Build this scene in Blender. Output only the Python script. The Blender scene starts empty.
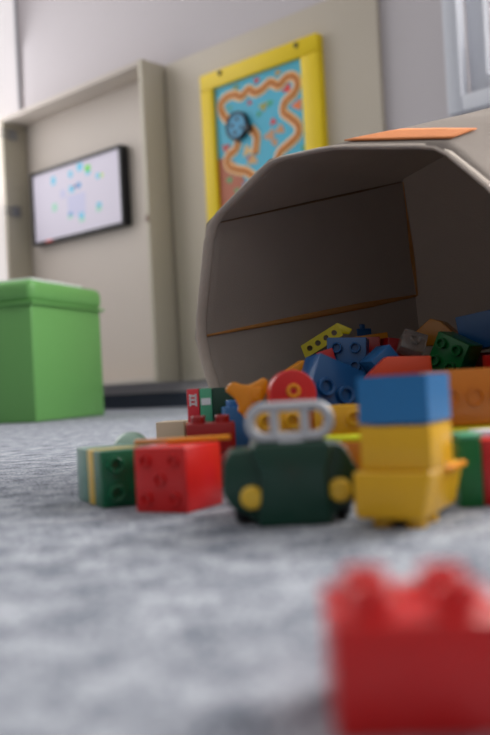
import bpy, bmesh, math, random
from mathutils import Vector, Matrix, noise
random.seed(7)
SC = bpy.context.scene
COL = SC.collection
R = math.radians

# ------------------------------------------------------------------ camera frame
FPX = 900.0; H = 0.066
phi = math.atan(.054); pit = math.atan(16/900*math.cos(phi))
F = Vector((0, math.cos(pit), math.sin(pit)))
U0 = Vector((0, -math.sin(pit), math.cos(pit))); X0 = Vector((1, 0, 0))
CR = X0*math.cos(phi) - U0*math.sin(phi)
CU = X0*math.sin(phi) + U0*math.cos(phi)
CAM = Vector((0, 0, H))
def ray(px, py): return F + CR*((px-245)/FPX) - CU*((py-367.5)/FPX)
def P(px, py, Y):
    d = ray(px, py); return CAM + d*(Y/d.y)
def PZ(px, z, Y):
    """point in the vertical plane at distance Y, at height z, seen in pixel column px"""
    lo, hi = -600., 1400.
    for _ in range(50):
        m = (lo+hi)/2
        if P(px, m, Y).z > z: lo = m
        else: hi = m
    return P(px, lo, Y)
def G(px, py):
    d = ray(px, py); return CAM + d*(-H/d.z)
# back wall frame
aw = math.atan(995/900)
WU = Vector((math.sin(aw), -math.cos(aw), 0)); WN = Vector((-math.cos(aw), -math.sin(aw), 0))
WO = Vector((0, 2.82, 0))
def WP(s, z, off=0): return WO + WU*s + WN*off + Vector((0, 0, z))
def WS(px, py, off=0):
    d = ray(px, py); t = ((WO+WN*off-CAM).dot(WN))/d.dot(WN); q = CAM + d*t
    return (q-WO).dot(WU), q.z

# ------------------------------------------------------------------ materials
def lin(c):
    return tuple(((v/255)/12.92 if v/255 <= .04045 else ((v/255+.055)/1.055)**2.4) for v in c)
def mat(name, rgb, rough=.5, spec=.5, noise_amt=0., scale=40., bump=0., bscale=200., trans=0., emis=0., coat=0., alpha=None, transmission=0.):
    m = bpy.data.materials.new(name); m.use_nodes = True
    nt = m.node_tree; b = nt.nodes['Principled BSDF']
    c = lin(rgb)+(1,)
    b.inputs['Base Color'].default_value = c
    b.inputs['Roughness'].default_value = rough
    b.inputs['Specular IOR Level'].default_value = spec
    b.inputs['Coat Weight'].default_value = coat
    b.inputs['Transmission Weight'].default_value = transmission
    tc = nt.nodes.new('ShaderNodeTexCoord')
    if noise_amt:
        n = nt.nodes.new('ShaderNodeTexNoise'); n.inputs['Scale'].default_value = scale; n.inputs['Detail'].default_value = 6
        nt.links.new(tc.outputs['Object'], n.inputs['Vector'])
        mx = nt.nodes.new('ShaderNodeMix'); mx.data_type = 'RGBA'
        mx.inputs['A'].default_value = tuple(v*(1-noise_amt) for v in c[:3])+(1,)
        mx.inputs['B'].default_value = tuple(min(1, v*(1+noise_amt)) for v in c[:3])+(1,)
        nt.links.new(n.outputs['Fac'], mx.inputs['Factor'])
        nt.links.new(mx.outputs['Result'], b.inputs['Base Color'])
    if bump:
        n2 = nt.nodes.new('ShaderNodeTexNoise'); n2.inputs['Scale'].default_value = bscale; n2.inputs['Detail'].default_value = 4
        nt.links.new(tc.outputs['Object'], n2.inputs['Vector'])
        bp = nt.nodes.new('ShaderNodeBump'); bp.inputs['Strength'].default_value = bump; bp.inputs['Distance'].default_value = .001
        nt.links.new(n2.outputs['Fac'], bp.inputs['Height']); nt.links.new(bp.outputs['Normal'], b.inputs['Normal'])
    if emis:
        b.inputs['Emission Color'].default_value = c; b.inputs['Emission Strength'].default_value = emis
    if trans:
        t = nt.nodes.new('ShaderNodeBsdfTranslucent'); t.inputs['Color'].default_value = c
        ms = nt.nodes.new('ShaderNodeMixShader'); ms.inputs['Fac'].default_value = trans
        out = nt.nodes['Material Output']
        nt.links.new(b.outputs[0], ms.inputs[1]); nt.links.new(t.outputs[0], ms.inputs[2])
        nt.links.new(ms.outputs[0], out.inputs['Surface'])
    return m
def plastic(name, rgb, rough=.28):
    return mat('plastic_'+name, rgb, rough=rough, spec=.5, bump=.04, bscale=300, noise_amt=.05, scale=60)
PL = {
 'red': plastic('red', (200, 26, 26)), 'darkred': plastic('dark_red', (150, 14, 20)), 'scarlet': plastic('scarlet', (222, 72, 30)),
 'pinkred': plastic('pink_red', (214, 50, 62)),
 'yellow': plastic('yellow', (218, 166, 18)), 'lemon': plastic('lemon', (222, 205, 20)), 'lime': plastic('lime', (205, 215, 40)),
 'amber': plastic('amber', (224, 142, 16)), 'orange': plastic('orange', (194, 110, 14)), 'brown': plastic('brown_orange', (196, 124, 10)),
 'blue': plastic('blue', (18, 80, 136)), 'skyblue': plastic('sky_blue', (28, 108, 165)), 'steel': plastic('steel_blue', (40, 104, 165)),
 'green': plastic('green', (4, 96, 62)), 'dgreen': plastic('dark_green', (2, 55, 40)), 'forest': plastic('forest_green', (8, 100, 44)),
 'mint': plastic('mint_green', (78, 165, 128)), 'greyteal': plastic('grey_teal', (98, 142, 128)), 'teal': plastic('teal', (20, 110, 120)),
 'cream': plastic('cream', (206, 186, 160)), 'peach': plastic('peach', (225, 150, 95)), 'grey': plastic('grey', (176, 178, 184), .35),
 'gold': plastic('gold_yellow', (218, 178, 50)), 'black': plastic('black', (20, 22, 24)), 'white': plastic('white', (225, 228, 232)),
}

# ------------------------------------------------------------------ object helpers
def mesh_from(bm, name):
    me = bpy.data.meshes.new(name); bmesh.ops.recalc_face_normals(bm, faces=bm.faces[:]); bm.to_mesh(me); bm.free(); return me
def link(name, me, m=None, parent=None, smooth=True, ang=35):
    o = bpy.data.objects.new(name, me); COL.objects.link(o)
    if m is not None:
        me.materials.clear(); me.materials.append(m)
    if smooth:
        for p in me.polygons: p.use_smooth = True
        try: me.set_sharp_from_angle(angle=R(ang))
        except Exception: pass
    if parent is not None: o.parent = parent
    return o
def tag(o, label=None, cat=None, group=None, kind=None):
    if label: o['label'] = label
    if cat: o['category'] = cat
    if group: o['group'] = group
    if kind: o['kind'] = kind
    return o
def empty(name, M=None):
    o = bpy.data.objects.new(name, None); o.empty_display_size = .01; COL.objects.link(o)
    if M is not None: o.matrix_world = M
    return o
def bbox(bm, x0, x1, y0, y1, z0, z1, bev=0., seg=2):
    vs = [bm.verts.new((x, y, z)) for x in (x0, x1) for y in (y0, y1) for z in (z0, z1)]
    q = [(0,1,3,2),(4,6,7,5),(0,4,5,1),(2,3,7,6),(0,2,6,4),(1,5,7,3)]
    fs = [bm.faces.new([vs[i] for i in f]) for f in q]
    if bev:
        es = list({e for f in fs for e in f.edges})
        bmesh.ops.bevel(bm, geom=es, offset=bev, segments=seg, profile=.5, affect='EDGES')
def box_me(name, x0, x1, y0, y1, z0, z1, bev=0., seg=2):
    bm = bmesh.new(); bbox(bm, x0, x1, y0, y1, z0, z1, bev, seg); return mesh_from(bm, name)
def prism_me(name, pts, y0, y1, bev=0.0006, seg=2):
    """outline in local XZ, extruded along Y"""
    bm = bmesh.new()
    a = [bm.verts.new((x, y0, z)) for x, z in pts]; b = [bm.verts.new((x, y1, z)) for x, z in pts]
    n = len(pts); fs = [bm.faces.new(a), bm.faces.new(b[::-1])]
    for i in range(n): fs.append(bm.faces.new((a[i], b[i], b[(i+1) % n], a[(i+1) % n])))
    bmesh.ops.recalc_face_normals(bm, faces=bm.faces[:])
    if bev: bmesh.ops.bevel(bm, geom=bm.edges[:], offset=bev, segments=seg, profile=.5, affect='EDGES')
    return mesh_from(bm, name)
def lathe_into(bm, prof, n=24, T=Matrix()):
    rings = []
    for r, z in prof:
        if r < 1e-7: rings.append([bm.verts.new(T @ Vector((0, 0, z)))])
        else: rings.append([bm.verts.new(T @ Vector((r*math.cos(2*math.pi*k/n), r*math.sin(2*math.pi*k/n), z))) for k in range(n)])
    for a, b in zip(rings, rings[1:]):
        for k in range(n):
            k2 = (k+1) % n
            f = [a[k] if len(a) > 1 else a[0]]
            if len(a) > 1: f.append(a[k2])
            if len(b) > 1: f += [b[k2], b[k]]
            else: f.append(b[0])
            if len(f) >= 3: bm.faces.new(f)
def lathe_me(name, prof, n=24, T=Matrix()):
    bm = bmesh.new(); lathe_into(bm, prof, n, T); return mesh_from(bm, name)
def tube_me(name, pts, rad, closed=False, n=8, sq=(1, 1), up=None):
    bm = bmesh.new(); rings = []; N = len(pts); prev = None
    for i, p in enumerate(pts):
        if closed: t = (pts[(i+1) % N]-pts[i-1])
        else: t = (pts[min(i+1, N-1)]-pts[max(i-1, 0)])
        t.normalize()
        ref = up if up is not None else (prev if prev is not None else (Vector((0, 0, 1)) if abs(t.z) < .9 else Vector((1, 0, 0))))
        a = (ref - t*ref.dot(t)).normalized(); b = t.cross(a); prev = a
        rr = rad[i] if isinstance(rad, (list, tuple)) else rad
        rings.append([bm.verts.new(p + a*(math.cos(2*math.pi*k/n)*rr*sq[0]) + b*(math.sin(2*math.pi*k/n)*rr*sq[1])) for k in range(n)])
    for i in range(N if closed else N-1):
        A = rings[i]; B = rings[(i+1) % N]
        for k in range(n): bm.faces.new((A[k], A[(k+1) % n], B[(k+1) % n], B[k]))
    if not closed: bm.faces.new(rings[0]); bm.faces.new(rings[-1][::-1])
    return mesh_from(bm, name)

# ------------------------------------------------------------------ toy bricks
UN = .016; BW = .0318; BH = .0192
STUD = [(.0030, 0), (.0030, .0012), (.0031, .0041), (.0035, .0045), (.0043, .0045), (.0047, .0041), (.0047, -.0006)]
stud_me = lathe_me('stud', [(0, .0006)]+[(r, z) if i else (r, .0006) for i, (r, z) in enumerate(STUD)], 20)
def Mrot(rots):
    M = Matrix.Identity(4)
    for ax, a in rots: M = Matrix.Rotation(R(a), 4, ax) @ M
    return M
GRP = 'plastic toy bricks spilled on the carpet and in the fabric bin'
def brick(label, color, pos, rots=(), nx=2, ny=2, h=BH, studs=True, hollow=False, name='toy_brick', rings=None, group=GRP, cat='toy brick', w=None, d=None):
    root = empty(name, Matrix.Translation(Vector(pos)) @ Mrot(rots))
    tag(root, label, cat, group)
    X = (w or nx*UN-.0002)/2; Y = (d or ny*UN-.0002)/2; Z = h/2
    m = PL[color]
    if hollow:
        bm = bmesh.new(); t = .0016
        o = [(-X, -Y), (X, -Y), (X, Y), (-X, Y)]; i_ = [(-X+t, -Y+t), (X-t, -Y+t), (X-t, Y-t), (-X+t, Y-t)]
        ot = [bm.verts.new((x, y, Z)) for x, y in o]; ob = [bm.verts.new((x, y, -Z)) for x, y in o]
        ib = [bm.verts.new((x, y, -Z)) for x, y in i_]; it = [bm.verts.new((x, y, Z-t)) for x, y in i_]
        bm.faces.new(ot); bm.faces.new(it[::-1])
        for k in range(4):
            k2 = (k+1) % 4
            bm.faces.new((ot[k], ob[k], ob[k2], ot[k2])); bm.faces.new((ob[k], ib[k], ib[k2], ob[k2])); bm.faces.new((ib[k], it[k], it[k2], ib[k2]))
        bmesh.ops.recalc_face_normals(bm, faces=bm.faces[:])
        bmesh.ops.bevel(bm, geom=bm.edges[:], offset=.0004, segments=2, affect='EDGES')
        link('body', mesh_from(bm, 'body'), m, root)
        link('clutch_tube', lathe_me('clutch_tube', [(.0052, Z-t), (.0052, -Z+.001), (.0066, -Z+.001), (.0066, Z-t)], 20), m, root)
    else:
        link('body', box_me('body', -X, X, -Y, Y, -Z, Z, .0007), m, root)
    if studs:
        for i in range(nx):
            for j in range(ny):
                s = link('stud', stud_me.copy(), m, root)
                s.location = ((i-(nx-1)/2)*UN, (j-(ny-1)/2)*UN, Z)
    if rings:
        for (x, z, r) in rings:      # raised rings on the -Y face
            T = Matrix.Translation((x, -Y, z)) @ Matrix.Rotation(R(90), 4, 'X')
            link('ring', lathe_me('ring', [(r*.72, -.0003), (r*.72, .0008), (r*.8, .0016), (r*.94, .0016), (r, .0007), (r, -.0003)], 24, T), m, root)
    return root
def piece(label, color, pos, rots, outline, y0, y1, name='toy_brick', cat='toy brick', bev=.0008, group=GRP):
    root = empty(name, Matrix.Translation(Vector(pos)) @ Mrot(rots)); tag(root, label, cat, group)
    link('body', prism_me('body', outline, y0, y1, bev), PL[color], root)
    return root
def pxo(pts, c, Y):
    """traced outline -> metres about the point seen at pixel c, distance Y"""
    o = P(c[0], c[1], Y); return [((P(x, y, Y)-o).x, (P(x, y, Y)-o).z) for x, y in pts]

# ================================================================== SETTING
wallm = mat('wall_paint', (200, 194, 196), .85, .2, noise_amt=.02, scale=3)
lwallm = mat('left_wall_lightened', (226, 224, 226), .85, .2)  # whiter than the back wall, light falling on it put into the colour
boardm = mat('cream_laminate', (196, 186, 170), .5, .35, noise_amt=.02, scale=4)
cabinm = mat('cabinet_laminate', (200, 190, 180), .5, .35, noise_amt=.02, scale=4)
cabside = mat('cabinet_edge_laminate', (192, 184, 166), .5, .35)
basem = mat('dark_skirting', (52, 62, 78), .6, .3)
winm = mat('window_white', (215, 217, 224), .4, .4)

# carpet
cm = bpy.data.materials.new('carpet'); cm.use_nodes = True
nt = cm.node_tree; b = nt.nodes['Principled BSDF']; b.inputs['Roughness'].default_value = 1; b.inputs['Specular IOR Level'].default_value = .1
tc = nt.nodes.new('ShaderNodeTexCoord')
def nz(scale, det, rough=.6):
    n = nt.nodes.new('ShaderNodeTexNoise'); n.inputs['Scale'].default_value = scale; n.inputs['Detail'].default_value = det; n.inputs['Roughness'].default_value = rough
    nt.links.new(tc.outputs['Object'], n.inputs['Vector']); return n
n1 = nz(380, 5, .7); n2 = nz(48, 4, .6); n3 = nz(900, 3)
ad = nt.nodes.new('ShaderNodeMath'); ad.operation = 'MULTIPLY_ADD'; ad.inputs[1].default_value = .62; nt.links.new(n1.outputs['Fac'], ad.inputs[0])
m2 = nt.nodes.new('ShaderNodeMath'); m2.operation = 'MULTIPLY'; m2.inputs[1].default_value = .38; nt.links.new(n2.outputs['Fac'], m2.inputs[0]); nt.links.new(m2.outputs[0], ad.inputs[2])
cr = nt.nodes.new('ShaderNodeValToRGB'); cr.color_ramp.elements[0].position = .40; cr.color_ramp.elements[1].position = .60
cr.color_ramp.elements[0].color = lin((78, 86, 100))+(1,); cr.color_ramp.elements[1].color = lin((186, 190, 199))+(1,)
nt.links.new(ad.outputs[0], cr.inputs[0]); nt.links.new(cr.outputs[0], b.inputs['Base Color'])
bp = nt.nodes.new('ShaderNodeBump'); bp.inputs['Strength'].default_value = .9; bp.inputs['Distance'].default_value = .0022
nt.links.new(ad.outputs[0], bp.inputs['Height']); nt.links.new(bp.outputs[0], b.inputs['Normal'])

bm = bmesh.new()
A = WP(-1.13, 0, .0); B = WP(4.2, 0, 0); C = WP(4.2, 0, 4.6); D = WP(-1.13, 0, 4.6)
vs = [bm.verts.new((q.x, q.y, 0)) for q in (A, B, C, D)] + [bm.verts.new((q.x, q.y, -.05)) for q in (A, B, C, D)]
bm.faces.new(vs[:4]); bm.faces.new(vs[:3:-1])
for i in range(4): bm.faces.new((vs[i], vs[i+4], vs[(i+1) % 4+4], vs[(i+1) % 4]))
tag(link('floor', mesh_from(bm, 'floor'), cm, smooth=False), 'mottled blue-grey carpet', kind='structure')

WM = Matrix(((WU.x, -WN.x, 0, WO.x), (WU.y, -WN.y, 0, WO.y), (0, 0, 1, 0), (0, 0, 0, 1)))   # local x along wall, local -y out of the wall
def wbox(bm, s0, s1, o0, o1, z0, z1, bev=0.): bbox(bm, s0, s1, -o1, -o0, z0, z1, bev)
def wobj(name, boxes, m, parent=None, bev=0.):
    bm = bmesh.new()
    for q in boxes: wbox(bm, *q, bev)
    o = link(name, mesh_from(bm, name), m, parent, smooth=bev > 0)
    if parent is None: o.matrix_world = WM
    return o
WZ0, WZ1 = .735, 2.05; WS0, WS1 = .776, 3.4
o = wobj('wall_back', [(-1.23, WS0, -.25, 0, 0, 2.6), (WS1, 4.2, -.25, 0, 0, 2.6), (WS0, WS1, -.25, 0, 0, WZ0), (WS0, WS1, -.25, 0, WZ1, 2.6)], wallm); tag(o, kind='structure')
LA, LB = .006, 1.75
o = wobj('wall_left', [(-1.23, -1.13, 0, LA, 0, 2.6), (-1.23, -1.13, LB, 4.6, 0, 2.6), (-1.23, -1.13, LA, LB, 0, .12), (-1.23, -1.13, LA, LB, 2.3, 2.6)], lwallm); tag(o, kind='structure')
o = wobj('baseboard_back', [(-1.13, 4.2, 0, .012, 0, .050)], basem); tag(o, kind='structure')
# window
w = empty('window_1', WM); tag(w, kind='structure')
fr = [(WS0-.012, WS0+.03, -.02, .022, WZ0-.012, WZ1+.012), (WS1-.03, WS1+.012, -.02, .022, WZ0-.012, WZ1+.012), (WS0+.03, WS1-.03, -.02, .022, WZ0-.012, WZ0+.03), (WS0+.03, WS1-.03, -.02, .022, WZ1-.03, WZ1+.012)]
wobj('window_frame', fr, winm, w, .004)
bl = []
x = WS0+.03
k = 0
while x < WS1-.1:
    x1 = min(x+.86, WS1-.03)
    bl += [(x, x+.05, -.06, -.025, WZ0+.03, WZ1-.03), (x1-.05, x1, -.06, -.025, WZ0+.03, WZ1-.03), (x+.05, x1-.05, -.06, -.025, WZ0+.03, WZ0+.08), (x+.05, x1-.05, -.06, -.025, WZ1-.08, WZ1-.03)]
    x = x1
wobj('window_sash', bl, winm, w, .003)
glass = bpy.data.materials.new('window_glass'); glass.use_nodes = True
gn = glass.node_tree; gb = gn.nodes['Principled BSDF']; gb.inputs['Base Color'].default_value = (.95, .97, 1, 1); gb.inputs['Roughness'].default_value = 0.02
gt = gn.nodes.new('ShaderNodeBsdfTransparent'); gm = gn.nodes.new('ShaderNodeMixShader'); gm.inputs['Fac'].default_value = .92
gn.links.new(gb.outputs[0], gm.inputs[1]); gn.links.new(gt.outputs[0], gm.inputs[2]); gn.links.new(gm.outputs[0], gn.nodes['Material Output'].inputs['Surface'])
wobj('pane', [(WS0+.03, WS1-.03, -.046, -.042, WZ0+.03, WZ1-.03)], glass, w)
wobj('window_handle', [(.895, .91, -.025, -.005, .80, .93)], winm, w, .003)

w2 = empty('added_left_window', WM); tag(w2, kind='structure')  # window added to give a bright left strip and light from the left
wobj('window_frame', [(-1.19, -1.125, LA, LA+.005, .12, 2.3), (-1.19, -1.125, LB-.04, LB, .12, 2.3), (-1.19, -1.125, LA+.04, LB-.04, .12, .16), (-1.19, -1.125, LA+.04, LB-.04, 2.26, 2.3)], winm, w2, .003)
wobj('glow_blind', [(-1.135, -1.131, LA+.005, LB-.04, .16, 2.26)], mat('blind_glow', (226, 221, 222), .9, .1, emis=.75), w2)  # added blind with its own glow, brightens the far left edge

# ================================================================== CABINET, BOARD, SCREEN, GAME
cd = .118
cs0, cs1, cz0, cz1 = -1.105, -.276, .085, 1.143
cab = tag(empty('wall_cabinet', WM), 'shallow cream open-fronted wall cabinet around the flat screen', 'cabinet')
t = .018
wobj('back_panel', [(cs0+t, cs1-t, .001, .012, cz0+t, cz1-t)], cabinm, cab)
for a0, a1, nm in ((cs0, cs0+t, 'side_panel'), (cs1-t, cs1, 'side_panel')): wobj(nm, [(a0, a1, .001, cd, cz0, cz1)], cabside, cab, .0015)
wobj('top_panel', [(cs0+t, cs1-t, .001, cd, cz1-t, cz1)], cabinm, cab, .0015)
wobj('bottom_panel', [(cs0+t, cs1-t, .001, cd, cz0, cz0+t)], cabinm, cab, .0015)
hm = mat('nickel', (150, 152, 156), .35, .6); hm.node_tree.nodes['Principled BSDF'].inputs['Metallic'].default_value = .8
for py in (135, 213):
    s_, z_ = WS(9, py, cd-.03)
    h = wobj('hinge', [(cs0+t, cs0+t+.008, cd-.06, cd-.025, z_-.02, z_+.02)], hm, cab, .002)
    wobj('hinge_arm', [(cs0+t, cs0+t+.010, cd-.028, cd+.02, z_+.008, z_+.013), (cs0+t, cs0+t+.010, cd-.028, cd+.02, z_-.013, z_-.008)], hm, h, .001)
s_, z_ = WS(145.5, 219, cd)
wobj('catch', [(cs1-t+.003, cs1-.003, cd-.001, cd+.003, z_-.012, z_+.012)], mat('catch_brown', (120, 90, 70)), cab, .001)
bd = tag(wobj('wall_panel', [(-.268, .567, .001, .02, .085, 1.14)], boardm, None, .002), 'large cream laminate panel on the wall behind the yellow game', 'panel')

# TV
ts0, ts1, tz0, tz1 = -1.020, -.482, .638, .918
tv = tag(empty('flat_screen', WM), 'flat screen in black bezel mounted inside the cream cabinet', 'screen')
blk = mat('bezel_black', (22, 24, 30), .35, .4)
bz = .011
wobj('housing', [(ts0, ts1, .013, .044, tz0, tz1)], blk, tv, .002)
wobj('bezel', [(ts0, ts1, .044, .052, tz0, tz0+bz), (ts0, ts1, .044, .052, tz1-bz, tz1), (ts0, ts0+bz, .044, .052, tz0+bz, tz1-bz), (ts1-bz, ts1, .044, .052, tz0+bz, tz1-bz)], blk, tv, .001)
scr = wobj('display', [(ts0+bz, ts1-bz, .044, .046, tz0+bz, tz1-bz)], mat('screen_white', (198, 192, 206), .4, .4, emis=.18), tv)
wobj('screen_logo', [(ts0+.085, ts0+.125, .0515, .053, tz0+.003, tz0+.010)], mat('logo_red', (190, 60, 50), .4, emis=.3), tv)  # small red logo on the bezel, given a faint glow
def scm(n, c): return mat('screen_'+n, c, .4, .4, emis=.15)
SM = {'c': scm('cyan', (96, 188, 216)), 'g': scm('green', (90, 200, 50)), 'm': scm('mint', (150, 205, 180)), 'l': scm('lavender', (186, 186, 212)), 'p': scm('plum', (140, 110, 150)), 'y': scm('lime', (190, 215, 70)), 'b': scm('blue', (90, 150, 200))}
icons = [(230, 285, 95, 90, 'l'), (175, 240, 28, 34, 'l'), (135, 187, 22, 34, 'c'), (205, 160, 20, 26, 'c'), (243, 130, 28, 32, 'c'), (275, 135, 26, 26, 'g'), (276, 153, 24, 16, 'c'),
         (318, 166, 20, 20, 'c'), (332, 163, 14, 14, 'y'), (210, 220, 26, 26, 'c'), (238, 205, 24, 22, 'b'), (222, 210, 26, 10, 'p'), (141, 290, 24, 20, 'm'), (141, 305, 24, 12, 'm'),
         (205, 322, 20, 14, 'b'), (205, 335, 22, 12, 'm'), (251, 328, 24, 24, 'c'), (252, 346, 26, 14, 'm'), (322, 285, 24, 20, 'c'), (321, 300, 24, 20, 'm')]
for i, (zx, zy, ww, hh, c) in enumerate(icons):
    s_, z_ = WS(20+zx*.245, 135+zy*.245, .047)
    sc = 1/ (900/3.3) * .245
    wobj('icon', [(s_-ww*sc*.62, s_+ww*sc*.62, .046, .0462+.0002*(i > 0), z_-hh*sc*.5, z_+hh*sc*.5)], SM[c], scr)

# yellow track game on the wall panel
gy = tag(empty('track_game', WM), 'yellow-framed wall game with winding orange tracks and blue disc', 'wall toy')
gs0, gs1, gz0, gz1 = -.082, .386, .45, 1.046; th0, th1 = .021, .052; fb = .052
ym = mat('game_yellow', (236, 204, 12), .45, .4, noise_amt=.03, scale=10)
wobj('frame', [(gs0, gs1, th0, th1, gz1-fb, gz1), (gs0, gs1, th0, th1, gz0, gz0+fb), (gs0, gs0+fb, th0, th1, gz0+fb, gz1-fb), (gs1-fb-.012, gs1, th0, th1, gz0+fb, gz1-fb)], ym, gy, .004)
wobj('picture_board', [(gs0+fb, gs1-fb-.012, th0, th0+.018, gz0+fb, gz1-fb)], mat('game_sky', (70, 178, 206), .4, .4, noise_amt=.06, scale=12), gy)
for px, py in ((219.6, 73), (296, 45.3)):
    s_, z_ = WS(px, py, th1)
    o = link('bolt', lathe_me('bolt', [(0, .004), (.006, .004), (.008, .001), (.008, -.002)], 16, Matrix.Translation((s_, -th1, z_)) @ Matrix.Rotation(R(90), 4, 'X')), blk, gy)
yo = th0+.018
def wflat(name, pts, m, o0, o1, parent): # polygon in (s,z)
    me = prism_me(name, [(s, z) for s, z in pts], -o1, -o0, 0); return link(name, me, m, parent, smooth=False)
def zz(x, y): return WS(190+x*.306, 30+y*.306, yo)
gx1 = gs1-fb-.012
gl = zz(95, 425)
wflat('brown_ground', [(gs0+fb, gl[1]), (gs0+fb+.03, gl[1]+.004), (gs0+fb+.07, gl[1]-.02), (gs0+fb+.11, gl[1]-.09), (gs0+fb+.2, gl[1]-.14), (gx1, gl[1]-.19), (gx1, gz0+fb), (gs0+fb, gz0+fb)], mat('game_brown', (176, 96, 66), .5, noise_amt=.06, scale=12), yo, yo+.001, gy)
def spline(pts, k=6):
    out = []; n = len(pts)
    for i in range(n-1):
        p0, p1, p2, p3 = pts[max(i-1, 0)], pts[i], pts[i+1], pts[min(i+2, n-1)]
        for j in range(k):
            t = j/k
            out.append(tuple(.5*((2*p1[a])+(-p0[a]+p2[a])*t+(2*p0[a]-5*p1[a]+4*p2[a]-p3[a])*t*t+(-p0[a]+3*p1[a]-3*p2[a]+p3[a])*t**3) for a in range(len(p1))))
    out.append(tuple(pts[-1])); return out
tr1 = [(285, 430), (295, 400), (325, 372), (352, 345), (354, 312), (330, 288), (306, 268), (312, 235), (340, 208), (352, 175), (338, 152), (312, 158), (290, 182), (262, 172), (235, 195), (212, 205), (192, 195), (168, 218), (145, 212), (118, 222), (102, 245), (108, 275), (128, 300)]
tr2 = [(158, 365), (150, 390), (125, 415), (128, 445), (160, 458), (185, 462), (215, 485), (240, 510)]
tr3 = [(200, 322), (218, 345), (217, 375), (213, 405)]
om = mat('track_orange', (216, 132, 44), .45); o2 = mat('track_edge_cream', (240, 205, 150), .5); gv = mat('track_groove', (140, 72, 24), .6)
for tr in (tr1, tr2, tr3):
    q = [zz(x, y) for x, y in spline(tr)]
    pts = [Vector((s, -(yo+.0015), z)) for s, z in q]
    e = link('track', tube_me('track', pts, .0155, n=8, sq=(.1, 1), up=Vector((0, 1, 0))), o2, gy)
    link('track_face', tube_me('track_face', pts, .0115, n=8, sq=(.3, 1), up=Vector((0, 1, 0))), om, e)
    link('groove', tube_me('groove', pts, .004, n=8, sq=(1.05, 1), up=Vector((0, 1, 0))), gv, e)
s_, z_ = zz(160, 315)
T = Matrix.Translation((s_, -yo, z_)) @ Matrix.Rotation(R(90), 4, 'X')
dk = link('disc', lathe_me('disc', [(0, .012), (.036, .012), (.037, .010), (.037, 0)], 32, T), mat('disc_blue', (60, 150, 190), .4, noise_amt=.1, scale=30), gy)
link('disc_rim', lathe_me('disc_rim', [(.036, 0), (.036, .014), (.038, .016), (.043, .015), (.044, .012), (.044, 0)], 32, T), blk, gy)
s2, z2 = zz(200, 322)
wobj('disc_knob', [(s2-.008, s2+.008, yo, yo+.02, z2-.010, z2+.010)], blk, gy, .003)
for (dx, dz) in ((-.018, .004), (.004, .020), (-.006, -.020), (.020, -.010)):
    link('disc_spot', lathe_me('disc_spot', [(0, .0135), (.006, .0135), (.0065, .012)], 10, Matrix.Translation((s_+dx, -yo, z_+dz)) @ Matrix.Rotation(R(90), 4, 'X')), blk, gy)
spots = [(150, 188, 10, (120, 150, 90)), (218, 165, 9, (200, 50, 60)), (287, 140, 9, (190, 150, 60)), (195, 238, 8, (190, 60, 80)), (318, 192, 13, (220, 60, 50)), (352, 245, 15, (230, 120, 60)),
         (240, 250, 13, (160, 160, 70)), (262, 238, 9, (60, 170, 120)), (225, 275, 8, (60, 160, 110)), (272, 300, 10, (210, 50, 50)), (295, 325, 14, (205, 150, 100)), (262, 345, 17, (200, 150, 110)), (278, 368, 10, (205, 150, 100)),
         (118, 385, 13, (190, 70, 60)), (130, 255, 8, (80, 170, 150)), (188, 395, 16, (215, 180, 120)), (205, 425, 16, (205, 160, 100)), (192, 418, 6, (200, 50, 40)), (130, 490, 10, (60, 160, 100)), (155, 525, 9, (60, 160, 100)), (178, 505, 7, (80, 150, 190)), (372, 385, 8, (70, 160, 90))]
for i, (x, y, r, c) in enumerate(spots):
    s_, z_ = zz(x, y); r *= .306/900*2.75
    pts = []
    for k in range(10):
        a = 2*math.pi*k/10; rr = r*(1+.35*math.sin(3*a+i)); pts.append((s_+rr*math.cos(a)*1.25, z_+rr*math.sin(a)))
    wflat('printed_shape', pts, mat('print_%d' % i, c, .5), yo, yo+.0012, gy)

# ================================================================== GREEN POUF
pc = G(37, 422.5); pf = G(102, 415.5)
ya = math.atan2((pf-pc).x, (pf-pc).y)
gm_ = mat('green_vinyl', (104, 163, 90), .42, .4, bump=.08, bscale=250, noise_amt=.03, scale=6)
S = .345
pm = Matrix.Translation(Vector((pc.x, pc.y, 0))) @ Matrix.Rotation(-ya, 4, 'Z')
pou = tag(empty('storage_pouf', pm), 'bright green cube storage pouf with padded lid', 'pouf')
link('body', box_me('body', -S, 0, 0, S, 0, .292, .006, 3), gm_, pou)
link('lid', box_me('lid', -S-.007, .007, -.007, S+.007, .288, .345, .020, 5), gm_, pou)
link('lid_hem', box_me('lid_hem', -S-.009, .009, -.009, S+.009, .284, .291, .002, 2), gm_, pou)
pd = empty('paper_pad', pm @ Matrix.Translation((-.12, .12, .345))); tag(pd, 'thin white pad lying on the green pouf lid', 'pad')
link('sheet', box_me('sheet', -.16, .105, -.09, .16, 0, .006, .001), PL['white'], pd)

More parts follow.
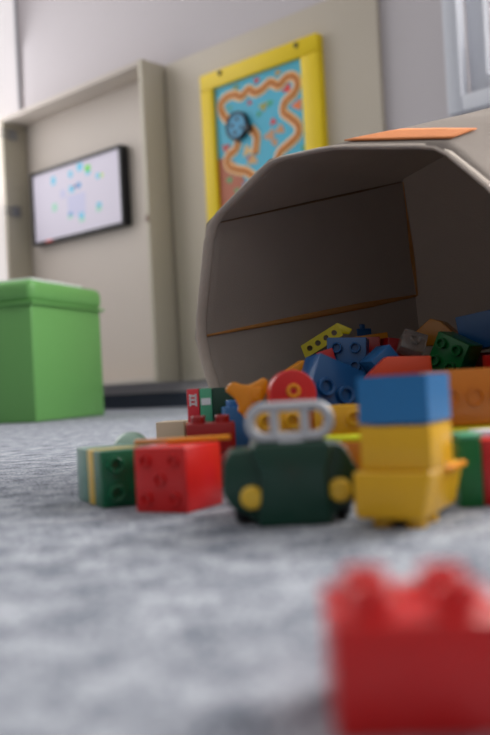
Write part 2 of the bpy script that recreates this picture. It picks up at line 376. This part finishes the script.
# ================================================================== FABRIC BIN
canvas = mat('beige_canvas', (166, 156, 149), .95, .1, trans=.24, noise_amt=.07, scale=30, bump=.5, bscale=900)
hemm = mat('canvas_hem', (186, 175, 166), .95, .1, noise_amt=.08, scale=150, bump=.6, bscale=900)
seamm = mat('tan_seam_glow', (222, 168, 104), .8, .15, trans=.5, noise_amt=.15, scale=120)  # pale tan stands for window light glowing through the cloth
seam2 = mat('dark_tan_seam', (136, 110, 86), .9, .1, trans=.3)
orm = mat('orange_fabric', (208, 132, 84), .9, .1, noise_amt=.15, scale=200, bump=.5, bscale=900)
mouth = [P(207, 224, .74), P(270, 160, .725), P(330, 147, .70), P(437, 146, .645), P(497, 195, .605), P(540, 300, .585), PZ(512, .003, .60), PZ(380, .003, .655), PZ(233, .003, .72), P(195.5, 338, .745)]
def bY(px):
    k = (px-245)/900; return 1.0718/(1+.54*k)
base = [P(401, 181, bY(401)), P(404, 178, bY(404)), P(560, 92, bY(560)), P(625, 76, bY(625)), P(690, 160, bY(690)), P(720, 300, bY(720)), PZ(690, .003, bY(690)), PZ(540, .003, bY(540)), PZ(430, .003, bY(430)), P(415, 296, bY(415))]
NS = 6; NT = 16; N = len(mouth)
def ringpt(ring, i, f):
    # slightly rounded interpolation between panel corners
    p1, p2 = ring[i % N], ring[(i+1) % N]; p = p1.lerp(p2, f)
    return p
def surf(i, f, t):
    a = ringpt(mouth, i, f); c = ringpt(base, i, f); p = a.lerp(c, t)
    return p
cen_m = sum(mouth, Vector())/N; cen_b = sum(base, Vector())/N
def disp(p, t, f):
    c = cen_m.lerp(cen_b, t); d = (p-c); d.normalize()
    w_ = noise.noise(p*12)*.0045 + noise.noise(p*38)*.0012
    edge = math.sin(math.pi*min(1, t*1.0)) if t < 1 else 0
    q = p + d*w_*edge*(math.sin(math.pi*f)*.8+.2)
    if p.z < .02: q = p.copy()
    q.z = max(q.z, .003); return q
# round the mouth a little along G
def corner_round(ring_fn, t): pass
bm = bmesh.new(); grid = []
for j in range(NT+1):
    t = j/NT; row = []
    for i in range(N):
        for k in range(NS): row.append(bm.verts.new(disp(surf(i, k/NS, t), t, k/NS)))
    grid.append(row)
L = N*NS
for j in range(NT):
    for k in range(L): bm.faces.new((grid[j][k], grid[j][(k+1) % L], grid[j+1][(k+1) % L], grid[j+1][k]))
mid = bm.verts.new(cen_b)
for k in range(L): bm.faces.new((grid[NT][k], grid[NT][(k+1) % L], mid))
bin_ = tag(empty('fabric_bin', Matrix.Translation((cen_m.x, cen_m.y, 0))), 'beige canvas storage bin tipped on its side, mouth open to the camera', 'storage bin')
off = Matrix.Translation((-cen_m.x, -cen_m.y, 0))
def bl_(name, me, m, **kw):
    me.transform(off); return link(name, me, m, bin_, **kw)
body = bl_('bin_body', mesh_from(bm, 'bin_body'), canvas, ang=50)
sm = body.modifiers.new('thickness', 'SOLIDIFY'); sm.thickness = .0018; sm.offset = 0
rim = []
for i in range(N):
    for k in range(NS): rim.append(surf(i, k/NS, 0))
for _ in range(1):       # soften corners of the hem
    rim = [(rim[i-1]+rim[i]*2+rim[(i+1) % L])/4 if rim[i].z > .02 else rim[i] for i in range(L)]
ax = (cen_b-cen_m).normalized()
bm = bmesh.new()
# hem band: a folded strip 12 mm deep, 4 mm thick, following the mouth
R0 = []
for p in rim:
    d = (p-cen_m); d -= ax*d.dot(ax); d.normalize()
    ring = []
    for k in range(12):
        a = 2*math.pi*k/12
        q = p + d*(math.cos(a)*.0021) + ax*(.0045+math.sin(a)*.0062); q.z = max(q.z, .0008); ring.append(bm.verts.new(q))
    R0.append(ring)
for i in range(L):
    A_, B_ = R0[i], R0[(i+1) % L]
    for k in range(12): bm.faces.new((A_[k], A_[(k+1) % 12], B_[(k+1) % 12], B_[k]))
bl_('hem', mesh_from(bm, 'hem'), hemm, ang=70)
# strips along inner seams and base seam; tan ones thicken to paint window glow
def inner(p, t, d=.0022):
    c = cen_m.lerp(cen_b, t); return p + (c-p).normalized()*d
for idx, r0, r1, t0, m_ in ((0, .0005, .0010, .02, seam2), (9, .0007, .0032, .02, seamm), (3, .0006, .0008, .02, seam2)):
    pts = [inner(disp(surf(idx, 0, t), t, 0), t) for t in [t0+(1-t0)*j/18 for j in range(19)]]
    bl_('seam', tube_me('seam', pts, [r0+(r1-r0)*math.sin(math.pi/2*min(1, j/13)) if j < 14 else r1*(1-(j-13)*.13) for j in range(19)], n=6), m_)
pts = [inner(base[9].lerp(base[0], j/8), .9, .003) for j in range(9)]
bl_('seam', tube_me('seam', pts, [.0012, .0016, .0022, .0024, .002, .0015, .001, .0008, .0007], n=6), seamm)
# orange stripe on the outside of the top panel
bm = bmesh.new(); rows = []
for j in range(7):
    row = []
    for k in range(13):
        f = k/12; tu = min(.21, .09+1.1*f)-.05*f; t = .05+(tu-.05)*j/6; p = disp(surf(2, f, t), t, f)
        c = cen_m.lerp(cen_b, t); row.append(bm.verts.new(p+(p-c).normalized()*.0022))
    rows.append(row)
for j in range(6):
    for k in range(12): bm.faces.new((rows[j][k], rows[j][k+1], rows[j+1][k+1], rows[j+1][k]))
o = bl_('orange_stripe', mesh_from(bm, 'orange_stripe'), orm); q = o.modifiers.new('thickness', 'SOLIDIFY'); q.thickness = .001

# ================================================================== BRICKS
def pos_ground(x, y, z): return (x, y, z)
# foreground
brick('large red brick alone in the blurred foreground, four studs up', 'red', (.0298, .1785, .0109), [('Z', -2)], h=.0218, w=.0332)
# stack
sy = -30
c0 = (.0700, .4005)
brick('blue brick on top of the yellow stack', 'skyblue', (c0[0], c0[1], .0556), [('X', 180), ('Z', sy)], hollow=True, h=.0208)
brick('yellow brick in the middle of the stack under the blue brick', 'yellow', (c0[0], c0[1], .0347), [('X', 180), ('Z', sy+1)], studs=False)
rt = tag(empty('slope_brick', Matrix.Translation((c0[0]-.001, c0[1], .0045)) @ Mrot([('Z', sy+2)])), 'yellow upside-down slope brick at the bottom of the stack', 'toy brick', GRP)
link('body', prism_me('body', [(-.0165, 0), (.0120, 0), (.0165, .0185), (.0165, .0205), (-.0185, .0205), (-.0185, .002)], -.0185, .034, .0014, 3), PL['yellow'], rt)
link('ledge', box_me('ledge', .010, .0190, .004, .033, .0180, .0203, .0008), PL['amber'], rt)
for x in (-.009, .006):
    for y in (-.008, .008):
        s = link('stud', stud_me.copy(), PL['yellow'], rt); s.matrix_local = Matrix.Translation((x, y, 0)) @ Matrix.Rotation(math.pi, 4, 'X')

# toy car
car = tag(empty('toy_car', Matrix.Translation((.0190, .4095, 0))), 'dark green toy car with grey roll bar and two yellow headlights', 'toy car')
sil = [(-.017, .001), (-.0225, .006), (-.0290, .009), (-.0325, .016), (-.0315, .030), (-.0285, .0350), (-.020, .0355), (.020, .0370), (.0245, .0355), (.0310, .0235), (.0305, .015), (.0265, .008), (.0205, .006), (.018, .001)]
link('fenders', prism_me('fenders', sil, .006, .030, .0016, 3), PL['dgreen'], car)
link('hood', prism_me('hood', [(-.0165, .0), (-.0140, .024), (-.0195, .036), (-.016, .0385), (.016, .0385), (.0195, .036), (.0160, .024), (.0175, .0)], .0, .060, .002, 3), PL['dgreen'], car)
link('rear_body', prism_me('rear_body', [(-.026, .006), (-.027, .030), (.027, .030), (.026, .006)], .036, .066, .003, 3), PL['dgreen'], car)
for sx in (-1, 1):
    hx = -.0190 if sx < 0 else .0215
    link('headlight', lathe_me('headlight', [(0, .0052), (.0042, .005), (.0054, .0038), (.0056, -.004)], 24, Matrix.Translation((hx, .0065, .0135 if sx < 0 else .0150)) @ Matrix.Rotation(R(90), 4, 'X')), PL['gold'], car)
    for wy in (.019, .052):
        wl = link('wheel', lathe_me('wheel', [(0, -.004), (.0065, -.004), (.0082, -.0028), (.0085, 0), (.0082, .0028), (.0065, .004), (0, .004)], 24, Matrix.Translation((sx*.0235, wy, .0086)) @ Matrix.Rotation(R(90), 4, 'Y')), PL['black'], car)
# roll bar
def rr(w_, h_, r_, z0, y_, n=7):
    pts = []
    for cx, cz, a0 in ((w_-r_, h_-r_, 0), (-w_+r_, h_-r_, 90), (-w_+r_, -h_+r_, 180), (w_-r_, -h_+r_, 270)):
        for k in range(n): a = R(a0+90*k/(n-1)); pts.append(Vector((cx+r_*math.cos(a), y_, z0+cz+r_*math.sin(a))))
    return pts
rb = link('roll_bar', tube_me('roll_bar', rr(.0182, .0070, .0066, .0475, .0040), .0024, True, 10, up=Vector((0, 1, 0))), PL['grey'], car)
for bx in (-.0070, .0070):
    link('upright', tube_me('upright', [Vector((bx, .0040, .0405)), Vector((bx, .0040, .0545))], .0021, n=10), PL['grey'], rb)
link('mount', box_me('mount', -.006, .006, .0010, .0070, .0362, .0400, .0015, 3), PL['grey'], rb)

# left group: green + gold + grey-teal lying on their sides
K = Vector((-.0838, .506, 0)); yw = 25; Rm = Matrix.Rotation(R(yw), 4, 'Z')
def left(dy, h): return K + Rm @ Vector((.016, dy+h/2, .0162))
for lab, colr, h, dy, st in (('green brick lying on its side, studs towards the camera, beside the red five-dot block', 'green', .0165, 0, True), ('thin gold-yellow plate between the green brick and the grey-teal brick', 'gold', .0125, .0168, False), ('grey-teal brick at the far left of the spill, lying on its side', 'greyteal', .024, .0296, False)):
    q = left(dy, h); brick(lab, colr, q, [('X', 90), ('Z', yw)], h=h, studs=st)
# red block with five raised rings
rd = tag(brick('red block with five raised rings like a dice face', 'red', (-.0393, .4935, .0174), [('Z', -29)], studs=False, w=.0330, d=.036, h=.0346,
      rings=[(x, z, .0034) for x, z in ((-.009, .010), (.009, .010), (0, 0), (-.009, -.010), (.009, -.010))]))
brick('thin yellow plank lying across the top of the red five-ring block', 'amber', (-.0285, .508, .0362), [('Z', 4)], studs=False, w=.036, d=.008, h=.0026)
brick('thin peach plank lying on the green and gold bricks', 'peach', (-.0500, .537, .0345), [('Z', 3)], studs=False, w=.036, d=.007, h=.003)
dm = tag(empty('dome_brick', Matrix.Translation((-.0770, .590, 0))), 'pale green see-through dome piece behind the left bricks', 'toy brick', GRP)
clear = mat('clear_green_plastic', (190, 225, 205), .12, .5, transmission=.55)
link('dome', lathe_me('dome', [(.0125, .024), (.0125, .027)] + [(.0125*math.cos(R(a)), .0262+.0125*math.sin(R(a))) for a in range(10, 90, 10)] + [(0, .0387)], 28), clear, dm)
link('base', lathe_me('base', [(0, 0), (.0125, 0), (.0125, .0239), (0, .0239)], 28), clear, dm)
brick('cream smooth brick behind the peach plank', 'cream', (-.0610, .74, .0192), [('Z', -8)], studs=False, w=.023, d=.030, h=.0384)
brick('small cream and gold brick beside the smooth cream brick', 'peach', (-.0450, .735, .0185), [('Z', -8)], studs=False, w=.0085, d=.016, h=.037)
# red on dark red
brick('red brick with studs up behind the red five-ring block', 'darkred', (-.0250, .600, .0318), [('Z', 2)])
brick('dark red brick directly under the studded red brick', 'darkred', (-.0250, .600, .0110), [('Z', -1)], studs=False, h=.0220)
# upright trio
yT = .685
for lab, colr, x0, x1, st in (('pink-red plate standing on edge, leftmost of the upright trio', 'pinkred', -.0445, -.0352, False), ('mint green plate standing on edge between red and dark green', 'mint', -.0350, -.0257, False), ('dark green brick standing on edge beside the mint plate', 'dgreen', -.0255, -.0065, False)):
    q = brick(lab, colr, ((x0+x1)/2, yT, .0482), [], studs=st, w=x1-x0-.0002, d=.0316, h=.0316)
    if colr == 'pinkred':
        for zz_ in (.004, .007, .010): link('pale_mark', box_me('pale_mark', -.0022, .0022, -.0162, -.0158, zz_, zz_+.0013), PL['white'], q)
        for xx_ in (-.0028, .0015): link('pale_mark', box_me('pale_mark', xx_, xx_+.0012, -.0162, -.0158, .003, .012), PL['white'], q)
    if colr == 'mint':
        link('pale_mark', box_me('pale_mark', -.0036, .0036, -.0162, -.0158, .0035, .0085), PL['white'], q)
    if colr == 'dgreen':
        s = link('stud', stud_me.copy(), PL['dgreen'], q); s.matrix_local = Matrix.Translation((.003, -.0158, -.001)) @ Matrix.Rotation(R(90), 4, 'X')
brick('mint brick lying under the upright trio', 'mint', (-.0255, yT, .0160), [], studs=False, w=.038, d=.0318, h=.032)
brick('steel blue tall brick with studs between red brick and orange bird-like piece', 'steel', (-.0020, .645, .0250), [('Z', 5)], h=.050)
# curved amber piece
c = (250, 396); Yk = .598
ol = [(225, 391), (227, 386), (232, 382), (236, 382), (241, 384.5), (249, 385), (255, 382), (263, 377.5), (268, 380), (267, 390), (264, 400), (253, 406.5), (247, 413), (249, 419), (244, 419.6), (242, 414), (237, 411), (239, 406.5), (235, 399), (231, 395)]
kp = P(c[0], c[1], Yk)
ar = piece('orange-yellow curved two-horned piece left of the red round piece', 'amber', kp, [], pxo(ol, c, Yk), -.007, .007, bev=.0015, name='curved_brick')
link('ridge', box_me('ridge', .000, .0085, -.0085, -.006, -.004, .0055, .001), PL['amber'], ar)
brick('yellow brick with studs facing the camera, seen through the roll bar', 'yellow', (.0190, .566, .0336), [('X', 90), ('Z', 3)])
brick('amber smooth brick under the studded yellow brick', 'amber', (.0190, .566, .0088), [('Z', 3)], studs=False, h=.0172)
brick('yellow brick with studs facing the camera, right of the roll bar', 'yellow', (.0575, .560, .0336), [('X', 90), ('Z', -4)])
brick('blue smooth brick under the right studded yellow brick', 'blue', (.0575, .562, .0088), [('Z', -4)], studs=False, h=.0172)
brick('tall amber brick hidden under the curved two-horned piece', 'amber', (.0165, .601, .0215), [('Z', 2)], studs=False, w=.014, d=.024, h=.043)
# red round
rp = tag(empty('round_brick', Matrix.Translation((.0283, .570, .0498)) @ Mrot([('Z', 8)])), 'red round-topped piece with yellow axle ring', 'toy brick', GRP)
ol = [(-.0148, 0), (.0148, 0)] + [(.0148*math.cos(R(a)), .0085+.0148*math.sin(R(a))) for a in range(0, 181, 12)]
link('body', prism_me('body', ol, -.008, .008, .0012, 3), PL['red'], rp)
link('axle_ring', lathe_me('axle_ring', [(.0022, -.001), (.0022, .0012), (.0028, .0018), (.0040, .0018), (.0046, .001), (.0046, -.001)], 24, Matrix.Translation((0, -.008, .0100)) @ Matrix.Rotation(R(90), 4, 'X')), PL['amber'], rp)
# orange / lime
brick('orange brick between the toy car and the yellow stack', 'orange', (.0610, .503, .0155), [('Z', -6)], studs=False, h=.031)
brick('thin lime tile on the orange brick beside the yellow stack', 'lime', (.0575, .501, .0326), [('Z', -10)], studs=False, w=.034, d=.020, h=.0030)
# big blue tilted
bb = brick('big blue brick tilted in the heap, two large hollow studs facing the camera', 'blue', P(330, 388, .665)+Vector((0, .012, 0)), [('X', 84), ('Y', 24), ('Z', 22)], w=.040, d=.038, h=.024, studs=False)
for x_ in (-.0085, .0085):
    link('stud', lathe_me('stud', [(0, .0005), (.0042, .0005), (.0044, .0036), (.0050, .0040), (.0065, .0040), (.0070, .0034), (.0070, -.0008)], 24, Matrix.Translation((x_, -.004, .012))), PL['blue'], bb)
brick('small amber brick peeking out left of the big tilted blue brick', 'amber', P(297, 372, .70), [('Y', -30), ('Z', 10)], nx=1, ny=1, h=.012, studs=False)
brick('mid blue brick with three studs facing the camera below the yellow beam', 'blue', P(348, 358, .78), [('X', 86), ('Y', 3), ('Z', -16)], w=.034, d=.034)
# beam with four holes
bmroot = tag(empty('beam', Matrix.Translation(P(323, 340, .83)) @ Mrot([('Y', -29), ('Z', -6)])), 'lime yellow flat beam with a row of round holes', 'toy beam')
def beam_me(Lh=.0195, w_=.0062, th=.004, nh=4, pitch=.0088, r=.0026):
    bm = bmesh.new(); xs = [(-(nh-1)/2+i)*pitch-.001 for i in range(nh)]
    # plate built cell by cell with octagonal-round holes
    edges = [xs[0]-pitch/2-.0015] + [(a+b_)/2 for a, b_ in zip(xs, xs[1:])] + [xs[-1]+pitch/2+.0015]
    n = 16
    for i, cx in enumerate(xs):
        x0, x1 = edges[i], edges[i+1]
        for y_ in (-th, th):
            inn = []; out = []
            for k in range(n):
                a = 2*math.pi*k/n; ca, sa = math.cos(a), math.sin(a)
                inn.append(bm.verts.new((cx+r*ca, y_, r*sa)))
                hx = (x1-cx) if ca > 0 else (cx-x0)
                s = min(hx/abs(ca) if abs(ca) > 1e-6 else 9, w_/abs(sa) if abs(sa) > 1e-6 else 9)
                out.append(bm.verts.new((cx+s*ca, y_, s*sa)))
            for k in range(n): bm.faces.new((inn[k], inn[(k+1) % n], out[(k+1) % n], out[k]))
            for sx_, sz_ in ((1, 1), (-1, 1), (-1, -1), (1, -1)):
                hx = (x1 if sx_ > 0 else x0); best = [v for v in out if abs(v.co.x-hx) < 1e-7 or abs(abs(v.co.z)-w_) < 1e-7]
                A1 = [v for v in out if abs(v.co.x-hx) < 1e-7 and v.co.z*sz_ > 0]; B1 = [v for v in out if abs(v.co.z-sz_*w_) < 1e-7 and (v.co.x-cx)*sx_ > 0]
                if A1 and B1:
                    va = max(A1, key=lambda v: abs(v.co.z)); vb = max(B1, key=lambda v: abs(v.co.x-cx))
                    if va is not vb: bm.faces.new((va, vb, bm.verts.new((hx, y_, sz_*w_))))
            if y_ < 0: first = inn
            else:
                for k in range(n): bm.faces.new((first[k], first[(k+1) % n], inn[(k+1) % n], inn[k]))
    X0_, X1_ = edges[0], edges[-1]
    for z_ in (-w_, w_):
        q = [bm.verts.new(c_) for c_ in ((X0_, -th, z_), (X1_, -th, z_), (X1_, th, z_), (X0_, th, z_))]; bm.faces.new(q)
    for x_ in (X0_, X1_):
        q = [bm.verts.new(c_) for c_ in ((x_, -th, -w_), (x_, -th, w_), (x_, th, w_), (x_, th, -w_))]; bm.faces.new(q)
    bmesh.ops.remove_doubles(bm, verts=bm.verts[:], dist=1e-6)
    return mesh_from(bm, 'plate')
link('plate', beam_me(), PL['lemon'], bmroot, smooth=False)
link('end_cap', prism_me('end_cap', [(-.0200+.0061*math.cos(R(a)), .0061*math.sin(R(a))) for a in range(90, 271, 15)], -.004, .004, .0), PL['lemon'], bmroot)
link('bent_arm', prism_me('bent_arm', [(.0175, .0062), (.0195, .0062), (.028, -.006), (.023, -.0085), (.0175, -.004)], -.004, .004, .0006), PL['lemon'], bmroot)
brick('blue brick lying tilted between mid blue brick and orange-red slope', 'steel', P(380, 361, .735), [('Y', -38), ('Z', 12)], studs=False, w=.021, d=.03, h=.016)
c = (397, 367)
piece('orange-red slope brick in front of the green studded brick', 'scarlet', P(c[0], c[1], .70), [('Z', -3)], pxo([(362, 380), (385, 357), (428, 356), (430, 379)], c, .70), -.014, .014, bev=.0012, name='slope_brick')
brick('green brick with hollow studs facing left in the heap', 'forest', P(452, 355, .775)+Vector((.004, .008, 0)), [('X', 90), ('Y', 27), ('Z', -42)], h=.026)
c = (434, 333)
piece('brown-orange wedge brick at the back of the heap', 'brown', P(c[0], c[1], .86), [('Z', -25)], pxo([(410, 340), (434, 319), (444, 322), (462, 338), (455, 346), (412, 346)], c, .86), -.016, .016, name='wedge_brick')
cb = brick('clear see-through brick lying between the dark red brick and the green brick', 'white', P(412, 344, .81), [('X', 70), ('Y', 20)], h=.018, nx=1, ny=1, w=.022, d=.018)
cmx = mat('clear_plastic', (215, 205, 200), .15, .5, transmission=.7)
for ch in cb.children: ch.data.materials.clear(); ch.data.materials.append(cmx)
brick('dark red brick left of the clear brick', 'darkred', P(397, 349, .83), [('Y', 8), ('Z', 12)], studs=False, w=.026, d=.02, h=.018)
brick('small dark red brick standing between blue and brown-orange pieces', 'darkred', P(373, 348, .835), [('Z', -10)], studs=False, w=.014, d=.016, h=.02)
brick('long thin brown-orange plate behind the mid blue brick', 'brown', P(366, 342, .87), [('Y', -5)], studs=False, w=.042, d=.012, h=.013)
brick('red brick sliver between the lime beam and the mid blue brick', 'red', P(326, 357, .775), [('Y', -15)], studs=False, w=.014, d=.012, h=.012)
brick('teal thin brick below the lime beam', 'teal', P(329, 367, .74), [('Y', 3)], studs=False, w=.022, d=.014, h=.008)
brick('blue small brick behind the top end of the lime beam', 'blue', P(361, 337, .90), [('Z', 20)], nx=1, ny=1, h=.016)
brick('large blue brick at the right back of the heap', 'blue', P(497, 328, .80), [('Y', -8), ('Z', -28)], nx=4, ny=2, w=.062, d=.032, h=.032, studs=False)
brick('red brick at the right edge below the large blue brick', 'red', P(503, 364, .73), [('Z', 12)], studs=False, w=.026, d=.02, h=.016)
# big orange brick with rings
oc = PZ(486, .0495, .530)
brick('big orange brick with large raised rings facing the camera', 'orange', (oc.x, .545, .0510), [('Z', 2)], studs=False, w=.066, d=.030, h=.0330, rings=[(x, -.0002, .0056) for x in (-.0215, -.0070, .0075, .0220)])
brick('thin yellow plate under the big orange ringed brick', 'lemon', (oc.x-.006, .541, .0318), [('Z', -3)], studs=False, w=.070, d=.038, h=.0040)
brick('blue brick under the thin yellow plate', 'blue', (oc.x, .545, .0146), [('Z', -3)], studs=False, w=.060, d=.030, h=.0288)
brick('small white-topped blue tile at the right edge in front of the orange brick', 'white', (.1360, .487, .0326), [('Z', 12)], studs=False, w=.030, d=.018, h=.0035)
brick('steel blue brick under the small white tile', 'steel', (.1360, .487, .0153), [('Z', 12)], studs=False, w=.030, d=.024, h=.0305)
brick('dark green brick standing on edge right of the yellow stack', 'forest', (.1075, .452, .0165), [('Z', -4)], studs=False, w=.0115, d=.030, h=.0328)
brick('red brick standing on edge at the right border beside the dark green one', 'red', (.1265, .4545, .0160), [('Z', -4)], studs=False, w=.0245, d=.030, h=.0318)
brick('mint tile lying on the dark green upright brick', 'mint', (.1085, .452, .0342), [('Z', -4)], studs=False, w=.0115, d=.028, h=.0022)

# buried bricks that carry the heap
cols = ['blue', 'red', 'yellow', 'forest', 'orange', 'darkred', 'steel', 'green', 'amber']
ki = 0
rows_ = [(.640, .050, .155, .036, 1), (.640+.036, .040, .20, .036, 2), (.714, .040, .215, .036, 2), (.752, .045, .23, .036, 3), (.790, .055, .25, .036, 3), (.828, .07, .27, .036, 4), (.866, .085, .26, .036, 4)]
for (yy, xa, xb, st, nl) in rows_:
    x = xa
    while x < xb:
        for l in range(nl + (1 if yy == .790 and x > .212 else 0)):
            brick('plain toy brick buried in the heap inside the fabric bin', cols[(ki*5+l*2) % 9], (x+random.uniform(-.001, .001), yy+random.uniform(-.001, .001), .005+BH/2+l*(BH+.0002)), [('Z', random.uniform(-4, 4))], studs=False)
            ki += 1
        x += st

# ================================================================== LIGHT
def area(name, loc, target, sx, sy, power, col):
    l = bpy.data.lights.new(name, 'AREA'); l.shape = 'RECTANGLE'; l.size = sx; l.size_y = sy; l.energy = power; l.color = col
    o = bpy.data.objects.new(name, l); COL.objects.link(o); o.location = loc
    o.rotation_euler = (target-loc).to_track_quat('-Z', 'Z').to_euler(); return o
# daylight in the window opening
wl = area('window_daylight', WP((WS0+WS1)/2+.1, 1.40, -.09), WP((WS0+WS1)/2+.1, 1.40-.1, 1), WS1-WS0-.3, 1.2, 245, (1, .97, .93))
area('left_fill_light', WP(-1.10, 1.30, .95), WP(0, 1.25, .95), 1.5, 1.9, 14, (.97, .98, 1))  # added fill lamp for the left-facing sides
W_ = bpy.data.worlds.new('World'); SC.world = W_; W_.use_nodes = True
wn = W_.node_tree; bg = wn.nodes['Background']
wt = wn.nodes.new('ShaderNodeTexCoord'); wx = wn.nodes.new('ShaderNodeSeparateXYZ'); wr = wn.nodes.new('ShaderNodeValToRGB')
wn.links.new(wt.outputs['Generated'], wx.inputs[0]); wn.links.new(wx.outputs['Z'], wr.inputs[0]); wn.links.new(wr.outputs[0], bg.inputs[0])
wr.color_ramp.elements[0].position = 0; wr.color_ramp.elements[0].color = (.22, .22, .23, 1)
wr.color_ramp.elements[1].position = .75; wr.color_ramp.elements[1].color = (1, .97, .95, 1)
bg.inputs[1].default_value = .8

# ================================================================== CAMERA
cd_ = bpy.data.cameras.new('camera'); co = bpy.data.objects.new('camera', cd_); COL.objects.link(co)
cd_.sensor_fit = 'HORIZONTAL'; cd_.sensor_width = 24; cd_.lens = 900/490*24
cd_.clip_start = .01
Mc = Matrix.Identity(4)
for i in range(3): Mc[i][0] = CR[i]; Mc[i][1] = CU[i]; Mc[i][2] = -F[i]; Mc[i][3] = CAM[i]
co.matrix_world = Mc
cd_.dof.use_dof = True; cd_.dof.focus_distance = .84; cd_.dof.aperture_fstop = 5.7; cd_.dof.aperture_blades = 0
SC.camera = co
SC.view_settings.view_transform = 'Standard'; SC.view_settings.look = 'None'; SC.view_settings.gamma = 1; SC.view_settings.exposure = -.1
